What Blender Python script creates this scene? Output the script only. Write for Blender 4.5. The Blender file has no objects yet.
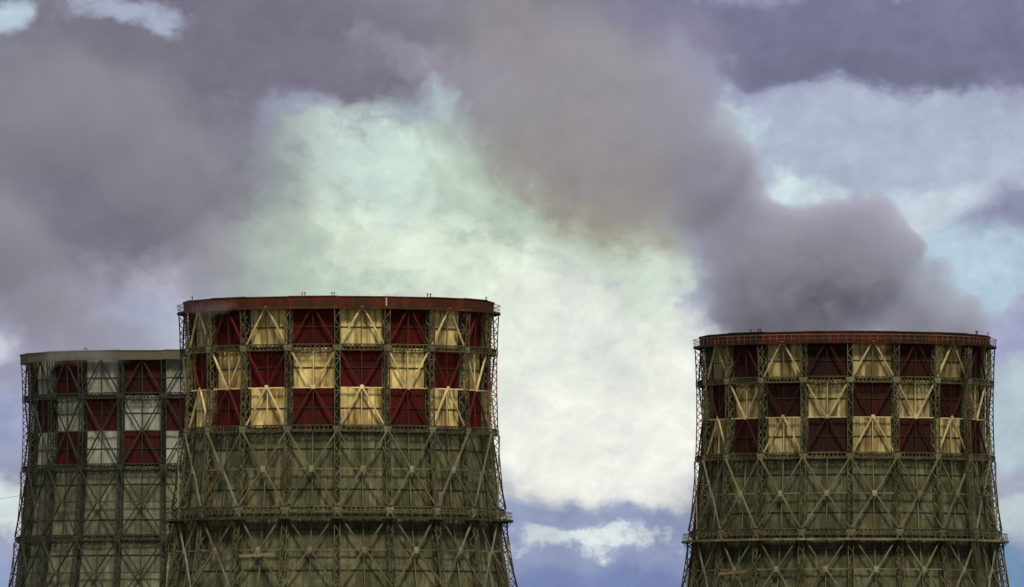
import bpy, math, random
from math import sin, cos, radians, pi, sqrt, atan2, hypot
from mathutils import Vector, Matrix
random.seed(7)
SC = bpy.context.scene
COL = SC.collection

# ------------------------------------------------------------------ camera
PITCH = 0.04404                    # radians above the horizon (a long lens on three towers 1.5 km off)
cd = bpy.data.cameras.new('camera'); cam = bpy.data.objects.new('camera', cd); COL.objects.link(cam)
cam.location = (0, 0, 1.7); cam.rotation_euler = (pi/2 + PITCH, 0, 0)
cd.sensor_width = 36.0; cd.lens = 36.0/(1024*1e-4); cd.clip_start = 1.0; cd.clip_end = 60000
SC.camera = cam

# ------------------------------------------------------------------ exposure
SC.view_settings.view_transform = 'Standard'; SC.view_settings.look = 'None'
SC.view_settings.gamma = 1; SC.view_settings.use_curve_mapping = False
EXPO = 1.0
SC.view_settings.exposure = EXPO
SC.cycles.use_denoising = True
SC.cycles.max_bounces = 6; SC.cycles.diffuse_bounces = 2; SC.cycles.glossy_bounces = 2
SC.cycles.volume_bounces = 3; SC.cycles.transparent_max_bounces = 8
SC.cycles.use_adaptive_sampling = True; SC.cycles.adaptive_threshold = 0.02
SC.cycles.volume_step_rate = 0.3; SC.cycles.volume_max_steps = 512

# ------------------------------------------------------------------ sun (through thin overcast)
SUN_EL, SUN_AZ = radians(50), radians(172)     # azimuth clockwise from +Y: behind the camera, a little to its right
ld = bpy.data.lights.new('sun', 'SUN'); sun = bpy.data.objects.new('sun', ld); COL.objects.link(sun)
ld.energy = 1.5; ld.angle = radians(11); ld.color = (1.0, 0.93, 0.78)
sdir = Vector((sin(SUN_AZ)*cos(SUN_EL), cos(SUN_AZ)*cos(SUN_EL), sin(SUN_EL)))
sun.rotation_euler = sdir.to_track_quat('Z', 'Y').to_euler()

def lin(c):
    return tuple((v/255/12.92 if v/255 <= .04045 else ((v/255+.055)/1.055)**2.4) for v in c)

class NT:
    """small helper for writing node trees"""
    def __init__(s, tree): s.t = tree; s.n = tree.nodes; s.l = tree.links
    def put(s, sock, v):
        if v is None: return
        if hasattr(v, 'is_output'): s.l.new(v, sock)
        else: sock.default_value = v
    def math(s, op, a, b=None, c=None, clamp=False):
        n = s.n.new('ShaderNodeMath'); n.operation = op; n.use_clamp = clamp
        for i, v in enumerate((a, b, c)): s.put(n.inputs[i], v)
        return n.outputs[0]
    def vmath(s, op, a, b=None, c=None):
        n = s.n.new('ShaderNodeVectorMath'); n.operation = op
        for i, v in enumerate((a, b, c)): s.put(n.inputs[i], v)
        return n.outputs['Value'] if op in ('LENGTH', 'DOT_PRODUCT', 'DISTANCE') else n.outputs['Vector']
    def noise(s, vec, scale, detail=4, rough=.5, color=False, dist=0.0):
        n = s.n.new('ShaderNodeTexNoise'); s.put(n.inputs['Vector'], vec)
        n.inputs['Scale'].default_value = scale; n.inputs['Detail'].default_value = detail
        n.inputs['Roughness'].default_value = rough; n.inputs['Distortion'].default_value = dist
        return n.outputs['Color' if color else 'Fac']
    def rng(s, v, a, b, c=0.0, d=1.0, smooth=True):
        n = s.n.new('ShaderNodeMapRange'); n.interpolation_type = 'SMOOTHSTEP' if smooth else 'LINEAR'
        s.put(n.inputs['Value'], v); s.put(n.inputs['From Min'], a); s.put(n.inputs['From Max'], b)
        s.put(n.inputs['To Min'], c); s.put(n.inputs['To Max'], d)
        return n.outputs[0]
    def mix(s, f, a, b, blend='MIX'):
        n = s.n.new('ShaderNodeMix'); n.data_type = 'RGBA'; n.blend_type = blend
        s.put(n.inputs[0], f)
        for k, v in ((6, a), (7, b)):
            if isinstance(v, tuple) and len(v) == 3: v = (*v, 1)
            s.put(n.inputs[k], v)
        return n.outputs[2]
    def sep(s, v):
        n = s.n.new('ShaderNodeSeparateXYZ'); s.put(n.inputs[0], v); return n.outputs
    def comb(s, x, y, z):
        n = s.n.new('ShaderNodeCombineXYZ')
        for i, v in enumerate((x, y, z)): s.put(n.inputs[i], v)
        return n.outputs[0]

# ------------------------------------------------------------------ sky: Nishita seen through broken cloud
W = bpy.data.worlds.new('World'); SC.world = W; W.use_nodes = True
W.node_tree.nodes.clear()
N = NT(W.node_tree)
tc = N.n.new('ShaderNodeTexCoord').outputs['Generated']
dx, dy, dz = N.sep(tc)
sky = N.n.new('ShaderNodeTexSky'); sky.sky_type = 'NISHITA'; sky.sun_disc = False
sky.sun_elevation = SUN_EL; sky.sun_rotation = SUN_AZ
dys = N.math('MAXIMUM', dy, 1e-3)
# tangent-plane sky coordinates in units of 100 "e-4 rad" (about 100 picture widths/10): U to the right, V up from the horizon
U = N.math('MULTIPLY', N.math('DIVIDE', dx, dys), 100.0)
V = N.math('MULTIPLY', N.math('DIVIDE', dz, dys), 100.0)
P = N.comb(U, V, 0.0)
w1 = N.vmath('SUBTRACT', N.noise(P, .55, 5, .55, color=True), (.5, .5, .5))
w2 = N.vmath('SUBTRACT', N.noise(P, 1.7, 4, .5, color=True), (.5, .5, .5))
PW = N.vmath('MULTIPLY_ADD', w1, (1.2, .9, 0), P)
PW = N.vmath('MULTIPLY_ADD', w2, (.46, .40, 0), PW)
PD = N.vmath('MULTIPLY', N.vmath('MULTIPLY_ADD', w1, (.7, .6, 0), P), (1, 1.12, 1))
# general cloud deck over the whole dome
deck = N.noise(tc, 9.0, 6, .6)
deck2 = N.noise(PW, .33, 6, .62)
cl = N.mix(N.rng(deck, .35, .65), lin((132, 134, 168)), lin((196, 204, 214)))
cl = N.mix(N.rng(deck2, .40, .62, 0, .45), cl, lin((150, 150, 186)))
PUFF = N.math('SUBTRACT', N.noise(PD, 2.2, 10, .64), .5)
def cloud(cl, px, py, rx, ry, col, op=1.0, inner=.35, outer=1.0, rot=0, amp=0):
    """one cloud mass: centre and half sizes in e-4 rad from the left / top of the view cone"""
    c = ((px-512)/100, (441+293.5-py)/100)
    v = N.vmath('SUBTRACT', PW, (c[0], c[1], 0))
    if rot:
        m = N.n.new('ShaderNodeVectorRotate'); m.rotation_type = 'Z_AXIS'
        N.put(m.inputs['Vector'], v); m.inputs['Angle'].default_value = -radians(rot); v = m.outputs[0]
    v = N.vmath('MULTIPLY', v, (100/rx, 100/ry, 0))
    L = N.vmath('LENGTH', v)
    if amp: L = N.math('MULTIPLY_ADD', PUFF, amp, L)
    return N.mix(N.rng(L, outer, inner, 0, op), cl, lin(col))
LAYERS = [
    # right side of the sky
    (900, 150, 240, 100, (172, 181, 203), .95, .35, 1.1, 0, 0),
    (960, 275, 130, 70, (180, 206, 222), .9, .2, 1.1, 0, .9),
    (1015, 345, 90, 30, (152, 154, 190), .9, .2, 1.1, 0, .5),
    (1020, 200, 100, 34, (134, 135, 168), .85, .1, 1.1, 18, .9),
    (900, 215, 110, 30, (206, 218, 228), .75, .1, 1.1, 15, .9),
    (1030, 420, 90, 70, (180, 202, 212), .9, .3, 1.1, 0, .6),
    (1035, 530, 90, 30, (192, 208, 210), .8, .2, 1.1, 0, .9),
    (1020, 600, 130, 60, (106, 143, 182), .95, .4, 1.1, 0, .5),
    # pale lit cloud in the middle
    (440, 240, 290, 190, (184, 201, 186), 1, .3, 1.05, 0, .5),
    (590, 400, 190, 140, (240, 242, 234), 1, .45, 1.05, 0, .3),
    (560, 330, 200, 110, (226, 232, 223), .8, .2, 1.1, 0, .9),
    (420, 250, 170, 70, (226, 236, 216), .85, .05, 1.1, -25, 1.9),
    (360, 160, 120, 70, (202, 222, 212), .85, .05, 1.1, -20, 2.2),
    (640, 260, 60, 90, (212, 228, 208), .75, .1, 1.1, 20, 1.4),
    (600, 185, 120, 75, (164, 160, 130), .85, .1, 1.1, -25, 1.0),
    (270, 255, 70, 110, (168, 180, 170), .7, .2, 1.1, 0, .4),
    # blue gap low in the middle, with a small bright cumulus
    (600, 575, 230, 82, (142, 154, 188), 1, .7, 1.0, 0, .5),
    (600, 612, 230, 54, (114, 131, 178), 1, .4, 1.1, 0, .5),
    (548, 545, 60, 16, (204, 214, 218), .9, .05, 1.0, 0, 2.2),
    (626, 542, 74, 24, (218, 227, 229), 1, .05, 1.0, 0, 2.4),
    # left edge
    (0, 300, 140, 90, (148, 146, 172), .9, .3, 1.1, 0, .5),
    (-5, 335, 44, 26, (206, 208, 222), .9, .2, 1.1, 0, .8),
    (0, 430, 70, 60, (154, 162, 196), .9, .2, 1.1, 0, .5),
    (-5, 510, 60, 34, (216, 228, 228), 1, .3, 1.1, 0, .7),
    (-5, 580, 80, 30, (140, 160, 198), 1, .2, 1.1, 0, .5),
    (150, 262, 50, 60, (190, 186, 208), 1, .1, 1.1, 15, .7),
    # overhead mauve bank
    (330, 20, 430, 90, (110, 102, 122), 1, .5, 1.05, 0, .6),
    (580, 120, 190, 120, (138, 130, 130), .9, .3, 1.1, -35, .5),
    (880, 28, 330, 58, (112, 109, 141), 1, .5, 1.1, 0, .8),
    (860, 60, 200, 16, (100, 98, 128), .6, .1, 1.1, 4, 1.2),
    (90, 150, 260, 170, (106, 101, 117), .95, .3, 1.1, 0, .4),
    (130, 10, 90, 26, (172, 182, 206), .8, -.1, 1.1, -8, 1.6),
    (-5, 16, 40, 26, (190, 214, 226), .9, 0, 1.1, 0, 1.2),
    (440, 66, 130, 30, (146, 140, 156), .7, .1, 1.1, -25, 1.6),
    (300, 70, 120, 40, (110, 102, 124), .6, .1, 1.1, 15, 1.2),
    (448, 95, 40, 20, (178, 200, 206), .7, -.2, 1.1, -50, 2.2),
    (742, 130, 44, 56, (190, 212, 222), .95, 0, 1.1, 28, 1.6),
    (796, 184, 72, 26, (206, 224, 228), .95, 0, 1.1, -20, 1.6),
]
for (a, b, c, d, col, op, i_, o_, r_, am) in LAYERS:
    cl = cloud(cl, a, b, c, d, col, op, i_+(o_-i_)*.22, o_-(o_-i_)*.08, r_, am*1.35)
fine = N.math('ADD', N.math('MULTIPLY', N.noise(PD, 1.5, 10, .64), .75), N.math('MULTIPLY', N.noise(PD, 5.5, 6, .6), .25))
cl = N.mix(1.0, cl, N.mix(N.rng(fine, .36, .64, 0, 1, False), (.84, .84, .865), (1.15, 1.15, 1.135)), 'MULTIPLY')
k = 2.0**(-EXPO)
cl = N.mix(1.0, cl, (k, k, k), 'MULTIPLY')
bg1 = N.n.new('ShaderNodeBackground'); N.put(bg1.inputs[0], sky.outputs[0]); bg1.inputs[1].default_value = .06
bg2 = N.n.new('ShaderNodeBackground'); N.put(bg2.inputs[0], cl); bg2.inputs[1].default_value = 1.0
mx = N.n.new('ShaderNodeMixShader'); mx.inputs[0].default_value = .94
N.l.new(bg1.outputs[0], mx.inputs[1]); N.l.new(bg2.outputs[0], mx.inputs[2])
ow = N.n.new('ShaderNodeOutputWorld'); N.l.new(mx.outputs[0], ow.inputs[0])

# ------------------------------------------------------------------ materials
def mat_paint(name, base, dirt=None, dirt_amt=.5, streak=.6, rough=.75, var=.12, rust=0.0, moss=0.0, sheet=0.0, grime=0.0):
    m = bpy.data.materials.new(name); m.use_nodes = True; m.node_tree.nodes.clear()
    n = NT(m.node_tree)
    pos = n.n.new('ShaderNodeNewGeometry').outputs['Position']
    rnd = n.n.new('ShaderNodeObjectInfo').outputs['Random']
    isl = n.n.new('ShaderNodeNewGeometry').outputs['Random Per Island']
    c = (*base, 1)
    dirt = dirt or (.035, .03, .016)
    sv = n.vmath('MULTIPLY', pos, (1, 1, .09))
    st = n.noise(sv, 1.35, 5, .65)                       # long vertical runs of rain and rust
    bl = n.noise(pos, .22, 5, .6)                       # broad blotches
    if sheet:
        c = n.mix(n.math('MULTIPLY', n.rng(isl, .3, 1, 0, sheet), n.rng(n.noise(pos, .13, 4), .38, .58, .15, 1)), c, dirt)
    c = n.mix(n.rng(st, .42, .64, 0, streak), c, dirt)
    c = n.mix(n.rng(bl, .43, .62, 0, dirt_amt), c, dirt)
    if rust:
        rv = n.noise(n.vmath('MULTIPLY', pos, (1, 1, .13)), .75, 4, .6)
        c = n.mix(n.rng(rv, .52, .66, 0, rust), c, (.20, .075, .02))
    if grime:                                           # small blotches where the paint has flaked and soot has settled
        g1 = n.noise(n.vmath('MULTIPLY', pos, (1, 1, .6)), .9, 6, .68)
        c = n.mix(n.rng(g1, .50, .64, 0, grime), c, dirt)
        c = n.mix(n.rng(g1, .30, .46, grime*.35, 0), c, (*[min(.8, v*1.7+.01) for v in base], 1))
    if moss:
        c = n.mix(n.rng(n.noise(pos, .5, 5, .65), .45, .7, 0, moss), c, (.035, .042, .014))
    b = n.rng(rnd, 0, 1, 1-var, 1+var, False)
    c = n.mix(1.0, c, n.comb(b, b, b), 'MULTIPLY')
    p = n.n.new('ShaderNodeBsdfPrincipled'); n.put(p.inputs['Base Color'], c)
    p.inputs['Roughness'].default_value = rough; p.inputs['Specular IOR Level'].default_value = .12
    bp = n.n.new('ShaderNodeBump'); bp.inputs['Strength'].default_value = .25; bp.inputs['Distance'].default_value = .05
    n.put(bp.inputs['Height'], st); n.l.new(bp.outputs[0], p.inputs['Normal'])
    o = n.n.new('ShaderNodeOutputMaterial'); n.l.new(p.outputs[0], o.inputs[0])
    return m
M = {
    'nodeplate': mat_paint('pale_gusset_steel', (.27, .25, .14), (.12, .07, .03), .4, .4, rust=.4, var=.25),
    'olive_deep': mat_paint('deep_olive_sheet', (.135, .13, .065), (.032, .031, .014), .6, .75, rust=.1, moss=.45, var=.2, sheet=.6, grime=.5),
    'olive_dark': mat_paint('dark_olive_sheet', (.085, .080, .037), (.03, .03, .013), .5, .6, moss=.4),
    'brace': mat_paint('pale_weathered_steel', (.18, .17, .092), (.06, .054, .025), .55, .5, rust=.25, var=.18),
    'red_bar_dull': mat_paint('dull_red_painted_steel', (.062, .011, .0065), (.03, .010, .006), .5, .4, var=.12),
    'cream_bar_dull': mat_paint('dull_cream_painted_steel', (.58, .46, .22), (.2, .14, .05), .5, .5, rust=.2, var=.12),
    'red_grey': mat_paint('weathered_red_sheet', (.055, .0055, .0045), (.02, .007, .005), .5, .6, var=.12, sheet=.4),
    'pale_strip': mat_paint('pale_strip', (.5, .48, .42), (.2, .15, .1), .3, .3),
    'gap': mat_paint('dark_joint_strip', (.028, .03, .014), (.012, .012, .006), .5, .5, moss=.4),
    'cream': mat_paint('cream_sheet', (.84, .66, .245), (.15, .085, .021), .42, .85, rust=.45, var=.12, sheet=.7, grime=.25),
    'cream_dull': mat_paint('dull_cream_sheet', (.54, .435, .18), (.095, .068, .021), .5, .85, rust=.3, var=.12, sheet=.8, grime=.35),
    'white': mat_paint('white_sheet', (.36, .36, .27), (.12, .112, .07), .45, .45, var=.1, sheet=.4, grime=.3),
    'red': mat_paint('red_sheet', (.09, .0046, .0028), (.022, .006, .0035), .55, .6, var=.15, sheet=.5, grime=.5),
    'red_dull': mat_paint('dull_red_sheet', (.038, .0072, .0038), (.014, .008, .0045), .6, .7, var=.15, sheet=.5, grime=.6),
    'olive': mat_paint('olive_sheet', (.18, .172, .084), (.036, .035, .015), .6, .75, rust=.14, moss=.45, var=.2, sheet=.6, grime=.5),
    'olive_pale': mat_paint('pale_olive_sheet', (.19, .182, .108), (.06, .056, .028), .5, .55, moss=.4, var=.15, sheet=.4, grime=.3),
    'steel': mat_paint('weathered_steel', (0.17, 0.158, 0.078), (.035, .032, .013), .6, .6, rust=.3, var=.15),
    'steel_grey': mat_paint('grey_green_steel', (0.046, 0.05, 0.032), (0.02, 0.022, 0.013), .5, .5, var=.15),
    'steel_dark': mat_paint('dark_steel', (.042, .039, .021), (.016, .013, .008), .5, .5, rust=.2, var=.15),
    'steel_mid': mat_paint('mid_steel', (0.105, 0.098, 0.046), (.025, .022, .010), .6, .6, rust=.25, var=.15),
    'cream_bar': mat_paint('cream_painted_steel', (0.8, 0.65, 0.31), (.25, .16, .05), .4, .5, rust=.3, var=.1),
    'red_bar': mat_paint('red_painted_steel', (.15, .018, .011), (.06, .014, .008), .5, .4, var=.12),
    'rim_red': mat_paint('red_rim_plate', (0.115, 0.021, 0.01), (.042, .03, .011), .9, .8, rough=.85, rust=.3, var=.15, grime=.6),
    'rim_dark': mat_paint('dark_red_rim_plate', (0.085, 0.0145, 0.009), (.020, .013, .007), .8, .8, rough=.85, rust=.15, var=.15, grime=.6),
    'rim_beige': mat_paint('beige_rim_plate', (.115, .106, .064), (.09, .08, .04), .5, .5, var=.06),
    'rail': mat_paint('rail_steel', (0.22, 0.17, 0.09), (.09, .06, .03), .5, .5, var=.15),
}
mg = bpy.data.materials.new('ground_earth'); mg.use_nodes = True
n = NT(mg.node_tree); pb = mg.node_tree.nodes['Principled BSDF']
gp = n.n.new('ShaderNodeNewGeometry').outputs['Position']
n.put(pb.inputs['Base Color'], n.mix(n.rng(n.noise(gp, .02, 6, .6), .4, .65), (.05, .062, .028), (.12, .10, .07)))
pb.inputs['Roughness'].default_value = .95

# ------------------------------------------------------------------ mesh helpers
class MB:
    def __init__(s): s.v = []; s.f = []
    def box8(s, p):
        i = len(s.v); s.v += [tuple(q) for q in p]
        s.f += [tuple(i+j for j in q) for q in ((0, 3, 2, 1), (4, 5, 6, 7), (0, 1, 5, 4), (1, 2, 6, 5), (2, 3, 7, 6), (3, 0, 4, 7))]
    def bar(s, a, b, w, h, up=(0, -1, 0)):
        """square section bar from a to b; w across, h along 'up'"""
        a, b = Vector(a), Vector(b); d = (b-a).normalized(); u = Vector(up); u = u - d*u.dot(d)
        if u.length < 1e-6: u = Vector((1, 0, 0)) - d*d.x
        u.normalize(); r = d.cross(u)
        r *= w/2; u *= h/2
        s.box8([a-r-u, a+r-u, a+r+u, a-r+u, b-r-u, b+r-u, b+r+u, b-r+u])
    def box(s, x0, x1, y0, y1, z0, z1):
        s.box8([(x0, y0, z0), (x1, y0, z0), (x1, y1, z0), (x0, y1, z0), (x0, y0, z1), (x1, y0, z1), (x1, y1, z1), (x0, y1, z1)])
    def mesh(s, name):
        me = bpy.data.meshes.new(name); me.from_pydata(s.v, [], s.f); me.update()
        me.materials.append(M['steel']); return me

MESH = {}
def cached(key, fn):
    if key not in MESH:
        mb = MB(); fn(mb); MESH[key] = mb.mesh(key[0])
    return MESH[key]

def put(name, me, mat, parent, rz=0.0, kind=None):
    o = bpy.data.objects.new(name, me); COL.objects.link(o); o.parent = parent
    o.rotation_euler = (0, 0, rz)
    o.material_slots[0].link = 'OBJECT'; o.material_slots[0].material = M[mat]
    if kind: o['kind'] = kind
    return o

# ------------------------------------------------------------------ the hyperbolic profile
RT, ZT, CC = 23.78, 54.9, 60.75
def R(z): return RT*sqrt(1+((z-ZT)/CC)**2)
NB = 20; HB = pi/NB                                      # 20 bays of 18 degrees, half a bay
Z1, ZM, Z2, ZN, Z3, ZP, Z4 = 58.9, 52.9, 46.9, 40.9, 34.9, 28.9, 22.9
ZTOP, ZRIM = 66.5, 65.0
def P3(s, z, d):
    """point in a bay facing -Y: s -1..1 across the bay, d metres inside the column faces"""
    r = R(z)-d; return Vector((s*r*sin(HB), -r*cos(HB), z))

def se(z, d, m=.55): return 1 - m/((R(z)-d)*sin(HB))     # s where a bar stops short of the column line
def panel_mesh(z0, z1):
    def f(mb):
        k = 6
        for i in range(k):
            e = se(z0, 1.4, .44)
            a = (-1+2*i/k)*e+.004; b = (-1+2*(i+1)/k)*e-.004; o = (.0, .06, .02, .07, .03, .05)[i]
            g = .04
            mb.box8([P3(a, z0+g, 1.42+o), P3(b, z0+g, 1.38+o), P3(b, z0+g, 1.56), P3(a, z0+g, 1.56),
                     P3(a, z1-g, 1.42+o), P3(b, z1-g, 1.38+o), P3(b, z1-g, 1.56), P3(a, z1-g, 1.56)])
    return cached(('panel', z0, z1), f)

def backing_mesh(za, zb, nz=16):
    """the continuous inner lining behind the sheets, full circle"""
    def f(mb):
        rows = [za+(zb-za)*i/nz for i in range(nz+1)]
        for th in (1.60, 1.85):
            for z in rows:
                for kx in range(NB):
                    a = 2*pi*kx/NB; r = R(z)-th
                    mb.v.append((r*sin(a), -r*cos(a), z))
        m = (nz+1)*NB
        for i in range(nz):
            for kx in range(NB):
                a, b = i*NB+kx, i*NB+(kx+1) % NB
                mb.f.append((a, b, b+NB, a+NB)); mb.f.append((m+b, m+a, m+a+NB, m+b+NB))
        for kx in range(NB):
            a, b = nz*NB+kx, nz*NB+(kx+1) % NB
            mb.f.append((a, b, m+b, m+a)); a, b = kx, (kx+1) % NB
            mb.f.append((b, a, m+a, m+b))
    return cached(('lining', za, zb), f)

CD = 1.28                                                # depth of the lattice columns
def col_pt(sx, z, d): return Vector((sx*.41, -(R(z)-d), z))
CZ = [1.0+i*1.17 for i in range(55)]                     # lacing levels 1.0 .. 64.2
def chord_mesh():
    def f(mb):
        zs = CZ[::4]+[CZ[-1]] if (len(CZ)-1) % 4 else CZ[::4]
        zs = [0.0]+zs[1:-1]+[ZRIM]
        for sx in (-1, 1):
            for d in (0.08, CD-.08):
                for a, b in zip(zs, zs[1:]): mb.bar(col_pt(sx, a, d), col_pt(sx, b, d), .125, .15)
    return cached(('lattice_column',), f)
def lacing_mesh():
    def f(mb):
        for i, (a, b) in enumerate(zip(CZ, CZ[1:])):
            s = 1 if i % 2 else -1
            if b < 18 and i % 3: continue
            for d in (.04, CD-.04): mb.bar(col_pt(-s, a, d), col_pt(s, b, d), .075, .07)
            for sx in (-1, 1):
                d0, d1 = (.1, CD-.1) if s*sx > 0 else (CD-.1, .1)   # the two sides are laced in opposite hands
                mb.bar(col_pt(sx*1.03, a, d0), col_pt(sx*1.03, b, d1), .12, .08, (1, 0, 0))
            if i % 4 == 0:
                for d in (.04, CD-.04): mb.bar(col_pt(-1, a, d), col_pt(1, a, d), .09, .06)
                for sx in (-1, 1): mb.bar(col_pt(sx*1.03, a, .1), col_pt(sx*1.03, a, CD-.1), .09, .07, (1, 0, 0))
    return cached(('lacing',), f)

def girder_mesh(zc, hh=.42):
    def f(mb):
        for d in (.12, 1.16):
            for z in (zc-hh, zc+hh): mb.bar(P3(-se(z, d, .6), z, d), P3(se(z, d, .6), z, d), .15, .15)
            k = 9
            for i in range(k+1):
                s = (-1+2*i/k)*se(zc, d, .7); mb.bar(P3(s, zc-hh+.07, d), P3(s, zc+hh-.07, d), .11, .08)
        k = 9
        for z in (zc-hh, zc+hh):
            for i in range(k):
                s0, s1 = (-1+2*i/k)*se(zc, .5, .7), (-1+2*(i+1)/k)*se(zc, .5, .7)
                a, b = (.2, 1.08) if i % 2 else (1.08, .2)
                mb.bar(P3(s0, z, a), P3(s1, z, b), .09, .07, (0, 0, 1))
    return cached(('ring_girder', zc), f)
def girt_mesh(z, d, w):
    return cached(('girt', z, d), lambda mb: mb.bar(P3(-1, z, d), P3(1, z, d), w, .1))
def strut_mesh(z, d):
    return cached(('strut', z, d), lambda mb: mb.bar(P3(-se(z, d, .5), z, d), P3(se(z, d, .5), z, d), .17, .14))
def post_mesh(z0, z1, d=.7, w=.13):
    return cached(('post', z0, z1), lambda mb: mb.bar(P3(0, z0+.1, d), P3(0, z1-.1, d), w, w))
def diag_mesh(za, zb, side, inv, w, d=.5, m=.5):
    """inv: apex in the middle at the top (true) or at the bottom (false); side -1/1"""
    if inv: a, b = P3(side*se(za, d, m), za, d), P3(side*.035, zb, d)
    else: a, b = P3(side*.035, za, d), P3(side*se(zb, d, m), zb, d)
    def f(mb):
        dr = (b-a).normalized(); off = Vector((0, 1, 0)).cross(dr).normalized()*(w*.30)
        mb.bar(a+off, b+off, w*.4, .22); mb.bar(a-off, b-off, w*.4, .22)      # twin angles back to back
        nb = 5
        for i in range(nb):
            p = a.lerp(b, (i+.5)/nb); mb.bar(p-dr*.22, p+dr*.22, w*.9, .05)   # batten plates
        mb.bar(a+dr*.2, b-dr*.2, w*.5, .04)
    return cached(('diagonal_brace', za, zb, side, inv), f)
def apex_mesh(z, w=.62, h=.62, d=.36):
    def f(mb):
        mb.box8([P3(0, z, d-.04)+Vector(v) for v in ((-w*.35, .03, -h*.5), (w*.35, .03, -h*.5), (w*.35, -.04, -h*.5), (-w*.35, -.04, -h*.5),
                                               (-w*.35, .03, h*.5), (w*.35, .03, h*.5), (w*.35, -.04, h*.5), (-w*.35, -.04, h*.5))])
        mb.box8([P3(0, z, d-.05)+Vector(v) for v in ((-w*.5, .03, -h*.28), (w*.5, .03, -h*.28), (w*.5, -.045, -h*.28), (-w*.5, -.045, -h*.28),
                                               (-w*.5, .03, h*.28), (w*.5, .03, h*.28), (w*.5, -.045, h*.28), (-w*.5, -.045, h*.28))])
    return cached(('gusset_plate', 'apex', z), f)
def node_mesh(z):
    """gusset at a column and ring crossing, built at column angle 0"""
    def f(mb):
        y = -(R(z)+.02)
        mb.box(-.62, .62, y-.05, y+.05, z-.16, z+.30)
        mb.box(-.5, .5, y-.02, y+.05, z-.52, z-.16)
        mb.box(-.86, -.52, y+.36, y+.46, z-.62, z-.12)
        mb.box(.52, .86, y+.36, y+.46, z-.62, z-.12)
    return cached(('gusset_plate', 'node', z), f)
def rim_mesh(q):
    def f(mb):
        for (z0, z1, d0, d1) in ((ZRIM, ZTOP-.18, q, q+.3), (ZTOP-.18, ZTOP, q-.08, q+.36), (ZRIM-.12, ZRIM+.1, q-.08, q+.36)):
            e = .998
            mb.box8([P3(-e, z0, d0), P3(e, z0, d0), P3(e, z0, d1), P3(-e, z0, d1), P3(-e, z1, d0), P3(e, z1, d0), P3(e, z1, d1), P3(-e, z1, d1)])
        for s in (-.66, -.33, 0, .33, .66):
            p = P3(s, ZRIM, q-.03); mb.bar(p+Vector((0, 0, .1)), p+Vector((0, 0, ZTOP-ZRIM-.2)), .1, .08)
    return cached(('rim_panel', q), f)
def deck_mesh(z, w):
    def f(mb):
        e = 1.0
        w0 = .75
        mb.box8([P3(-e, z-.1, -w), P3(e, z-.1, -w), P3(e, z-.1, w0), P3(-e, z-.1, w0), P3(-e, z, -w), P3(e, z, -w), P3(e, z, w0), P3(-e, z, w0)])
        mb.box8([P3(-e, z-.32, -w-.06), P3(e, z-.32, -w-.06), P3(e, z-.32, -w), P3(-e, z-.32, -w), P3(-e, z+.02, -w-.06), P3(e, z+.02, -w-.06), P3(e, z+.02, -w), P3(-e, z+.02, -w)])
        for s in (-.95, -.3, .3, .95):
            if w > .5: mb.bar(P3(s, z-.12, -w+.05), P3(s, z-1.15, .05), .1, .1, (1, 0, 0))
    return cached(('gallery_deck', z, w), f)
def rail_mesh(z, w, h=1.1):
    def f(mb):
        mb.bar(P3(-1, z+h, -w), P3(1, z+h, -w), .07, .07); mb.bar(P3(-1, z+.5, -w), P3(1, z+.5, -w), .035, .035)
        for i in range(6):
            s = -.83+.333*i; mb.bar(P3(s, z, -w), P3(s, z+h, -w), .04, .04)
    return cached(('guard_rail', z, w), f)
def ladder_mesh(z0, z1):
    def f(mb):
        zs = [z0+(z1-z0)*i/14 for i in range(15)]
        for sx in (-.38, .38):
            for a, b in zip(zs, zs[1:]): mb.bar((sx, -(R(a)+.55), a), (sx, -(R(b)+.55), b), .1, .1)
        z = z0
        while z < z1: mb.bar((-.38, -(R(z)+.55), z), (.38, -(R(z)+.55), z), .05, .05); z += .45
        z = z0+.3
        while z < z1:
            y = -(R(z)+.55)
            pts = [(-.38, y, z), (-.5, y-.5, z), (0, y-.8, z), (.5, y-.5, z), (.38, y, z)]
            for a, b in zip(pts, pts[1:]): mb.bar(a, b, .06, .06, (0, 0, 1))
            mb.bar((0, y, z), (0, y+.6, z), .08, .08); z += 1.1
        for sx in (-.5, 0, .5):
            dd = .8 if sx == 0 else .5
            for a, b in zip(zs, zs[1:]): mb.bar((sx, -(R(a)+.55+dd), a), (sx, -(R(b)+.55+dd), b), .06, .04)
    return cached(('access_ladder', z0, z1), f)
def landing_mesh(z):
    def f(mb):
        y = -(R(z)+.1)
        mb.box(-1.1, 1.3, y-1.3, y, z-.12, z)
        for (x, yy) in ((-1.05, y-1.25), (1.25, y-1.25), (-1.05, y-.1), (1.25, y-.1), (.1, y-1.25)):
            mb.bar((x, yy, z), (x, yy, z+1.1), .06, .06)
        for h in (.55, 1.1):
            mb.bar((-1.05, y-1.25, z+h), (1.25, y-1.25, z+h), .06, .06)
            mb.bar((-1.05, y-1.25, z+h), (-1.05, y-.1, z+h), .06, .06); mb.bar((1.25, y-1.25, z+h), (1.25, y-.1, z+h), .06, .06)
        mb.bar((-1, y-1.2, z-.1), (-1, y, z-1.2), .1, .1, (1, 0, 0)); mb.bar((1.2, y-1.2, z-.1), (1.2, y, z-1.2), .1, .1, (1, 0, 0))
    return cached(('landing_platform', z), f)

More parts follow.
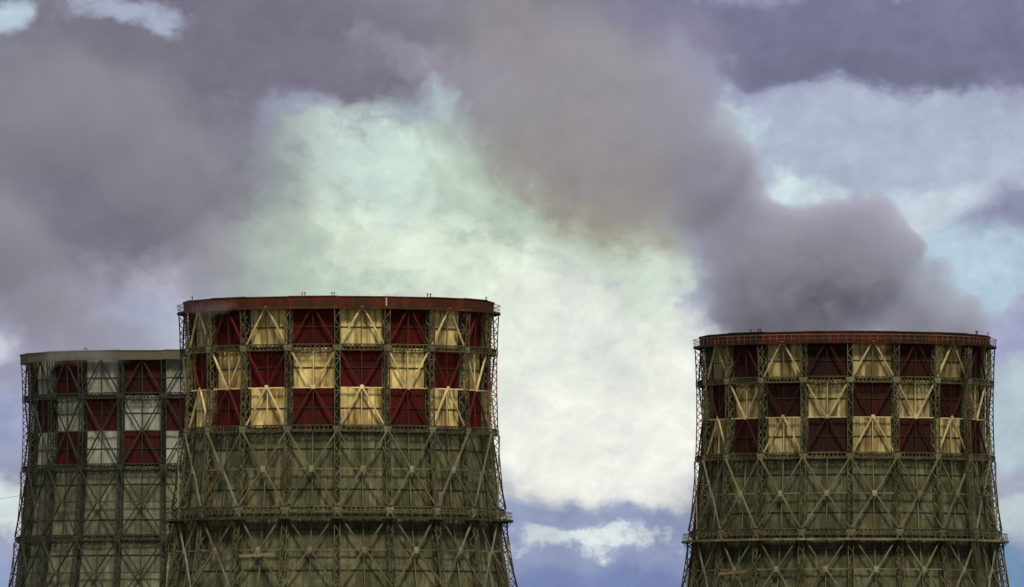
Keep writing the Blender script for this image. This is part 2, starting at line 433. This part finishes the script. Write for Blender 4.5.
PZ = [ZRIM+.1, 61.9, Z1, 55.9, ZM, 49.9, Z2, 43.9, ZN, 37.9, Z3, 31.9, ZP, 25.9, Z4, 16.9, 9.0]
def tower(label, X, D, dz, phi, st):
    root = bpy.data.objects.new('cooling_tower', None); COL.objects.link(root)
    root.location = (X, D, dz); root['label'] = label; root['category'] = 'cooling tower'; root['group'] = 'checkered cooling towers'
    T = root
    rot = radians(phi)
    put('lining', backing_mesh(Z2, ZTOP-.5, 6), 'gap', T, rot)
    put('lining', backing_mesh(8.0, Z2-.02), st['back'], T, rot)
    FRONT = range(-6, 6)
    for k in range(-10, 10):
        rz = rot + (2*k+1)*HB
        front = -6 <= k <= 5; near = -5 <= k <= 4
        odd = k % 2 != 0
        def is_red(row): return odd if row in (0, 2) else not odd
        # cladding
        for i, (zb, za) in enumerate(zip(PZ, PZ[1:])):
            if not front: continue
            row = 0 if zb > Z1 else 1 if zb > ZM else 2 if zb > Z2 else 3
            if row < 3: mt = st['red'] if is_red(row) else st['light']
            else: mt = st['shell']
            put('panel', panel_mesh(za, zb), mt, T, rz)
            if near and i and i < 15 and PZ[i] not in (Z1, ZM, Z2, ZN, Z3, ZP, Z4):
                put('girt', girt_mesh(PZ[i], 1.34, .12), 'steel_dark' if row < 3 else st['girt'], T, rz)
        if not front:
            put('panel', panel_mesh(9.0, ZRIM), st['shell'], T, rz)
        # rings
        put('rim_panel', rim_mesh(st['rim_in']), st['rim'], T, rz).location.z = random.uniform(-.07, .07)
        if front:
            for z in (Z1, Z2, Z3): put('ring_girder', girder_mesh(z), st['steel'], T, rz)
            if st['galleries']:
                put('gallery_deck', deck_mesh(Z3-1.15, .95), st['deck'], T, rz)
                put('guard_rail', rail_mesh(Z3-1.15, .95), st['lowrail'], T, rz)
                put('gallery_deck', deck_mesh(ZRIM-.16, .15), st['rim'], T, rz)
                put('guard_rail', rail_mesh(ZRIM-.16, .15), st['toprail'], T, rz)
        put('ring_girder', girder_mesh(Z4), st['steel'], T, rz)
        if not near: continue
        bar = lambda row: (st['redbar'] if is_red(row) else st['lightbar']) if row < 3 else st['brace']
        for (zb, za, row, inv) in ((ZRIM-.2, Z1+.5, 0, True), (Z1-.5, ZM, 1, False), (ZM, Z2+.5, 2, True),
                                   (Z2-.5, ZN, 3, False), (ZN, Z3+.5, 3, True), (Z3-.6, ZP, 3, False), (ZP, Z4+.5, 3, True)):
            for s in (-1, 1): put('diagonal_brace', diag_mesh(za, zb, s, inv, *((.215, .42, .36) if row < 3 else (.215, -.12, .16))), bar(row), T, rz)
            put('post', post_mesh(za, zb), bar(row) if row < 3 and not (row == 0 and not is_red(0)) else st['brace'], T, rz)
        put('gusset_plate', apex_mesh(ZRIM-.35, .7, .55), bar(0), T, rz)
        put('gusset_plate', apex_mesh(ZM+.1), bar(1) if not is_red(1) else st['lightbar'], T, rz)
        for z in (ZN, ZP): put('gusset_plate', apex_mesh(z, .8, .9, -.14), st['nodeplate'], T, rz)
        put('strut', strut_mesh(ZM, .5), st['lightbar'], T, rz)
        for z in (ZN, ZP): put('strut', strut_mesh(z, .3), st['brace'], T, rz)
    # lattice columns
    for c in range(-10, 10):
        ra = rot + c*2*HB
        side = abs(c) == 5
        o = put('lattice_column', chord_mesh(), st['edge'].get(c, st['column']), T, ra)
        put('lacing', lacing_mesh(), st['edge'].get(c, st['lacing']), o, 0, 'stuff')
        if abs(c) <= 5:
            for z in (Z1, Z2, Z3): put('gusset_plate', node_mesh(z), st['node'], T, ra)
    # stubs standing on the rim
    stub = cached(('rim_post',), lambda mb: (mb.bar((0, -(R(ZTOP)-1), ZTOP-.3), (0, -(R(ZTOP)-1), ZTOP+.3), .1, .1), mb.box(-.1, .1, -(R(ZTOP)-.9), -(R(ZTOP)-1.1), ZTOP+.3, ZTOP+.48)))
    for a in st['posts']: put('rim_post', stub, st['rim'], T, rot+radians(a))
    for a, z0, z1, lands in st.get('ladders', ()):
        put('access_ladder', ladder_mesh(z0, z1), st['steel'], T, rot+radians(a))
        for (z, off) in lands: put('landing_platform', landing_mesh(z), st['deck'], T, rot+radians(a+off))
    # odd bits: loose boards caught in the framing, slack cables, a pale joint in the rim
    for (a, z, w) in st.get('boards', ()):
        def bd(mb):
            y = -(R(z)+.15)
            mb.box8([(-w, y, z-.32), (w, y, z-.12), (w, y+.12, z-.12), (-w, y+.12, z-.32), (-w, y, z+.1), (w, y, z+.38), (w, y+.12, z+.38), (-w, y+.12, z+.1)])
        put('loose_board', cached(('loose_board', z, w), bd), 'rail', T, rot+radians(a))
    for (a0, z0, a1, z1) in st.get('cables', ()):
        def cb(mb):
            pts = []
            for i in range(13):
                t = i/12; a = radians(a0+(a1-a0)*t); z = z0+(z1-z0)*t-1.6*t*(1-t); r = R(z)+.25
                pts.append((r*sin(a), -r*cos(a), z))
            for p, q in zip(pts, pts[1:]): mb.bar(p, q, .09, .09)
        put('cable', cached(('cable', a0, z0, a1, z1), cb), 'steel_dark', T, rot)
    for a in st.get('joints', ()):
        put('joint_strip', cached(('joint_strip',), lambda mb: mb.box(-.1, .1, -(R(ZRIM)-.72), -(R(ZRIM)-.84), ZRIM+.05, ZTOP+.02)), 'pale_strip', T, rot+radians(a))
    # basin at the foot
    def basin(mb):
        for k in range(40):
            a0, a1 = 2*pi*k/40, 2*pi*(k+1)/40
            q = []
            for z in (-1.6, 1.6):
                for (r, a) in ((R(0)+3, a0), (R(0)+3, a1), (R(0)+2.4, a1), (R(0)+2.4, a0)): q.append((r*sin(a), -r*cos(a), z))
            mb.box8(q)
    put('basin_wall', cached(('basin_wall',), basin), st['steel'], T)
    return root

base = dict(red='red', light='cream', shell='olive', rim='rim_red', rim_in=.85, galleries=True, back='olive_dark', girt='steel_dark', steel='steel_mid', deck='steel_dark', toprail='red_bar', lowrail='steel',
            redbar='red_bar', lightbar='cream_bar', brace='brace', node='brace', nodeplate='nodeplate', column='steel_mid', lacing='steel', edge={5: 'red_bar', -5: 'steel_dark'}, posts=(-2, -1.2, 35, 36.3, 72, -70, -13, -12))
mid = dict(base, boards=[(-27, 28.1, 3.0)], joints=[18])
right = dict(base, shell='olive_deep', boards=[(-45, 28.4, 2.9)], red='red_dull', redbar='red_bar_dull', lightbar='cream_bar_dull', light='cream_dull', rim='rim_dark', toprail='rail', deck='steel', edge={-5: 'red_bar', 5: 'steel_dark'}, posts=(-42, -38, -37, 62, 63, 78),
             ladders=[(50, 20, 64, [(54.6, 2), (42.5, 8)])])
left = dict(base, cables=[(-27, 41.6, -2, 35.2), (-8, 45.5, 12, 38.2)], red='red_grey', light='white', shell='olive_pale', rim='rim_beige', rim_in=-.05, galleries=False, steel='steel_grey', deck='steel_grey', toprail='steel_grey', redbar='steel_grey',
            lightbar='steel_grey', brace='steel_grey', node='steel_grey', nodeplate='steel_mid', column='steel_grey', lacing='steel_grey', edge={-5: 'red_bar'}, posts=(-35, -34, 10, 11))
tower('largest cooling tower, left of centre, with bright cream and red checks under a rusty rim', -26.0, 1500, 0, .5, mid)
tower('cooling tower standing apart on the right, dull cream and dark red checks, dark red rim', 53.3, 1600, -1.2, 0.1, right)
tower('cooling tower half hidden behind its neighbour, with white and red checks and a beige rim', -59.9, 1710, 0, 2.7, left)

# a thin wire running down from the far tower to the ground out on the left
wm = MB()
pa, pb_ = Vector((-59.9-24.3, 1709, 42.4)), Vector((-400, 1690, -1.3))
prev = pa
for i in range(1, 41):
    t = i/40; q = pa.lerp(pb_, t); q.z -= 5*t*(1-t); wm.bar(prev, q, .05, .05); prev = q
wo = bpy.data.objects.new('stay_wire', wm.mesh('stay_wire')); COL.objects.link(wo); wo.data.materials[0] = M['steel']
wo['label'] = 'thin dark wire slanting down to the left from the half hidden tower'; wo['category'] = 'wire'

# ------------------------------------------------------------------ ground
gm = bpy.data.meshes.new('ground'); S = 30000
gm.from_pydata([(-S, -S, -1.3), (S, -S, -1.3), (S, S, -1.3), (-S, S, -1.3)], [], [(0, 1, 2, 3)]); gm.materials.append(mg)
go = bpy.data.objects.new('ground', gm); COL.objects.link(go); go['kind'] = 'structure'

# ------------------------------------------------------------------ steam plumes: rising volumes of drifting vapour
def px(x, y, D):
    return ((x-512)*1e-4*D, D, (PITCH+(293.5-y)*1e-4)*D+1.7)
def plume(label, D, blobs, soft, col, dens, dsoft, wob, nscale, edge=.55, ztop=(75, 110, .5), bil=.5, wind=None):
    """blobs and soft: (px, py, rx, ry, depth offset) in view units at distance D, dense billows and thin drifting veil;
    one remeshed skin round them all, density inside from noise"""
    def conv(bb):
        out = []
        for (x, y, rx, ry, oy) in bb:
            c = px(x, y, D); k = D*1e-4
            out.append((Vector((c[0], c[1]+oy, c[2])), Vector((rx*k, min(rx, ry)*k*.85, ry*k))))
        return out
    bl, so = conv(blobs), conv(soft)
    vs, fs = [], []
    for c, r in bl+so:                                      # hull of slightly larger ellipsoids
        i0 = len(vs); nu, nv = 20, 12; h = wob*.28
        for j in range(nv+1):
            t = pi*j/nv
            for i in range(nu):
                p = 2*pi*i/nu; vs.append((c.x+(1.1*r.x+h)*sin(t)*cos(p), c.y+(1.1*r.y+h)*sin(t)*sin(p), c.z-(1.1*r.z+h)*cos(t)))
        for j in range(nv):
            for i in range(nu): fs.append((i0+j*nu+i, i0+j*nu+(i+1) % nu, i0+(j+1)*nu+(i+1) % nu, i0+(j+1)*nu+i))
    me = bpy.data.meshes.new('steam_plume'); me.from_pydata(vs, [], fs); me.update()
    o = bpy.data.objects.new('steam_plume', me); COL.objects.link(o)
    rm = o.modifiers.new('skin', 'REMESH'); rm.mode = 'VOXEL'; rm.voxel_size = 2.2
    o['label'] = label; o['category'] = 'steam plume'; o['group'] = 'steam plumes over the towers'
    m = bpy.data.materials.new('steam'); m.use_nodes = True; m.node_tree.nodes.clear(); n = NT(m.node_tree)
    pos = n.n.new('ShaderNodeNewGeometry').outputs['Position']
    a = n.noise(pos, nscale, 4, .55, color=True)
    pw = n.vmath('MULTIPLY_ADD', n.vmath('SUBTRACT', a, (.5, .5, .5)), (wob, wob, wob), pos)
    b = n.math('MULTIPLY', n.math('ABSOLUTE', n.math('SUBTRACT', n.noise(pw, nscale*2.4, 4, .6), .5)), 2.0)
    b = n.math('MULTIPLY_ADD', b, -bil, bil*.2)             # rounded lobes with creases between them
    def field(bb, sm):
        f = None
        for c, r in bb:
            v = n.vmath('LENGTH', n.vmath('MULTIPLY', n.vmath('SUBTRACT', pw, tuple(c)), (1/r.x, 1/r.y, 1/r.z)))
            f = v if f is None else n.math('SMOOTH_MIN', f, v, sm)
        return f
    d = n.rng(n.math('ADD', field(bl, .15), b), 1.0, edge, 0, dens)
    d = n.math('MULTIPLY', d, n.rng(n.sep(pos)[2], ztop[0], ztop[1], 1.0, ztop[2]))   # thins out as it rises
    if wind: d = n.math('MULTIPLY', d, n.rng(n.sep(pw)[0], px(wind[0], 0, D)[0], px(wind[1], 0, D)[0], wind[2], 1.0))   # frays out downwind
    if so: d = n.math('ADD', d, n.rng(field(so, .3), 1.05, .25, 0, dsoft))
    d = n.math('MULTIPLY', d, n.rng(n.noise(pw, nscale*1.7, 4, .6), .3, .65, .6, 1.15))
    pv = n.n.new('ShaderNodeVolumePrincipled'); pv.inputs['Color'].default_value = (*col, 1)
    n.put(pv.inputs['Density'], d); pv.inputs['Anisotropy'].default_value = 0.0
    out = n.n.new('ShaderNodeOutputMaterial'); n.l.new(pv.outputs[0], out.inputs['Volume'])
    me.materials.append(m)
    return o
plume('dark mauve steam rising from the right tower and leaning left', 1600,
      [(845, 340, 136, 30, 0), (785, 300, 84, 60, 0), (838, 264, 82, 72, 0), (876, 254, 50, 62, 0), (920, 300, 46, 52, 0), (950, 326, 50, 40, 0), (765, 262, 72, 70, 0), (738, 220, 46, 56, 0), (712, 180, 54, 60, 0), (684, 130, 58, 60, 0), (660, 80, 70, 60, 0)],
      [(750, 290, 84, 90, 0), (705, 210, 84, 110, 0), (630, 130, 120, 100, 0), (560, 60, 170, 100, 0), (440, -20, 160, 80, 0), (690, 60, 70, 80, 0)],
      (.75, .735, .82), .26, .036, 12, .06, .90, (90, 114, .12), .42, (620, 790, .10))
plume('pale grey mauve steam drifting left from the largest tower', 1500,
      [(236, 302, 58, 26, 0), (216, 256, 48, 60, 0), (165, 180, 84, 66, 0), (90, 120, 130, 80, 0), (215, 301, 42, 12, -16)],
      [(180, 170, 110, 90, 0), (60, 100, 170, 110, 0), (232, 275, 64, 60, 0)],
      (.68, .66, .71), .09, .03, 15, .045, .5, (75, 110, .5), .5)
plume('faint grey steam over the half hidden tower at the far left', 1710,
      [(105, 340, 92, 34, 0), (50, 305, 70, 50, 0), (0, 250, 80, 70, 0), (95, 356, 66, 14, -22)],
      [(60, 310, 100, 70, 0), (-20, 220, 110, 90, 0)],
      (.68, .66, .71), .09, .03, 15, .045, .5, (75, 110, .5), .5)
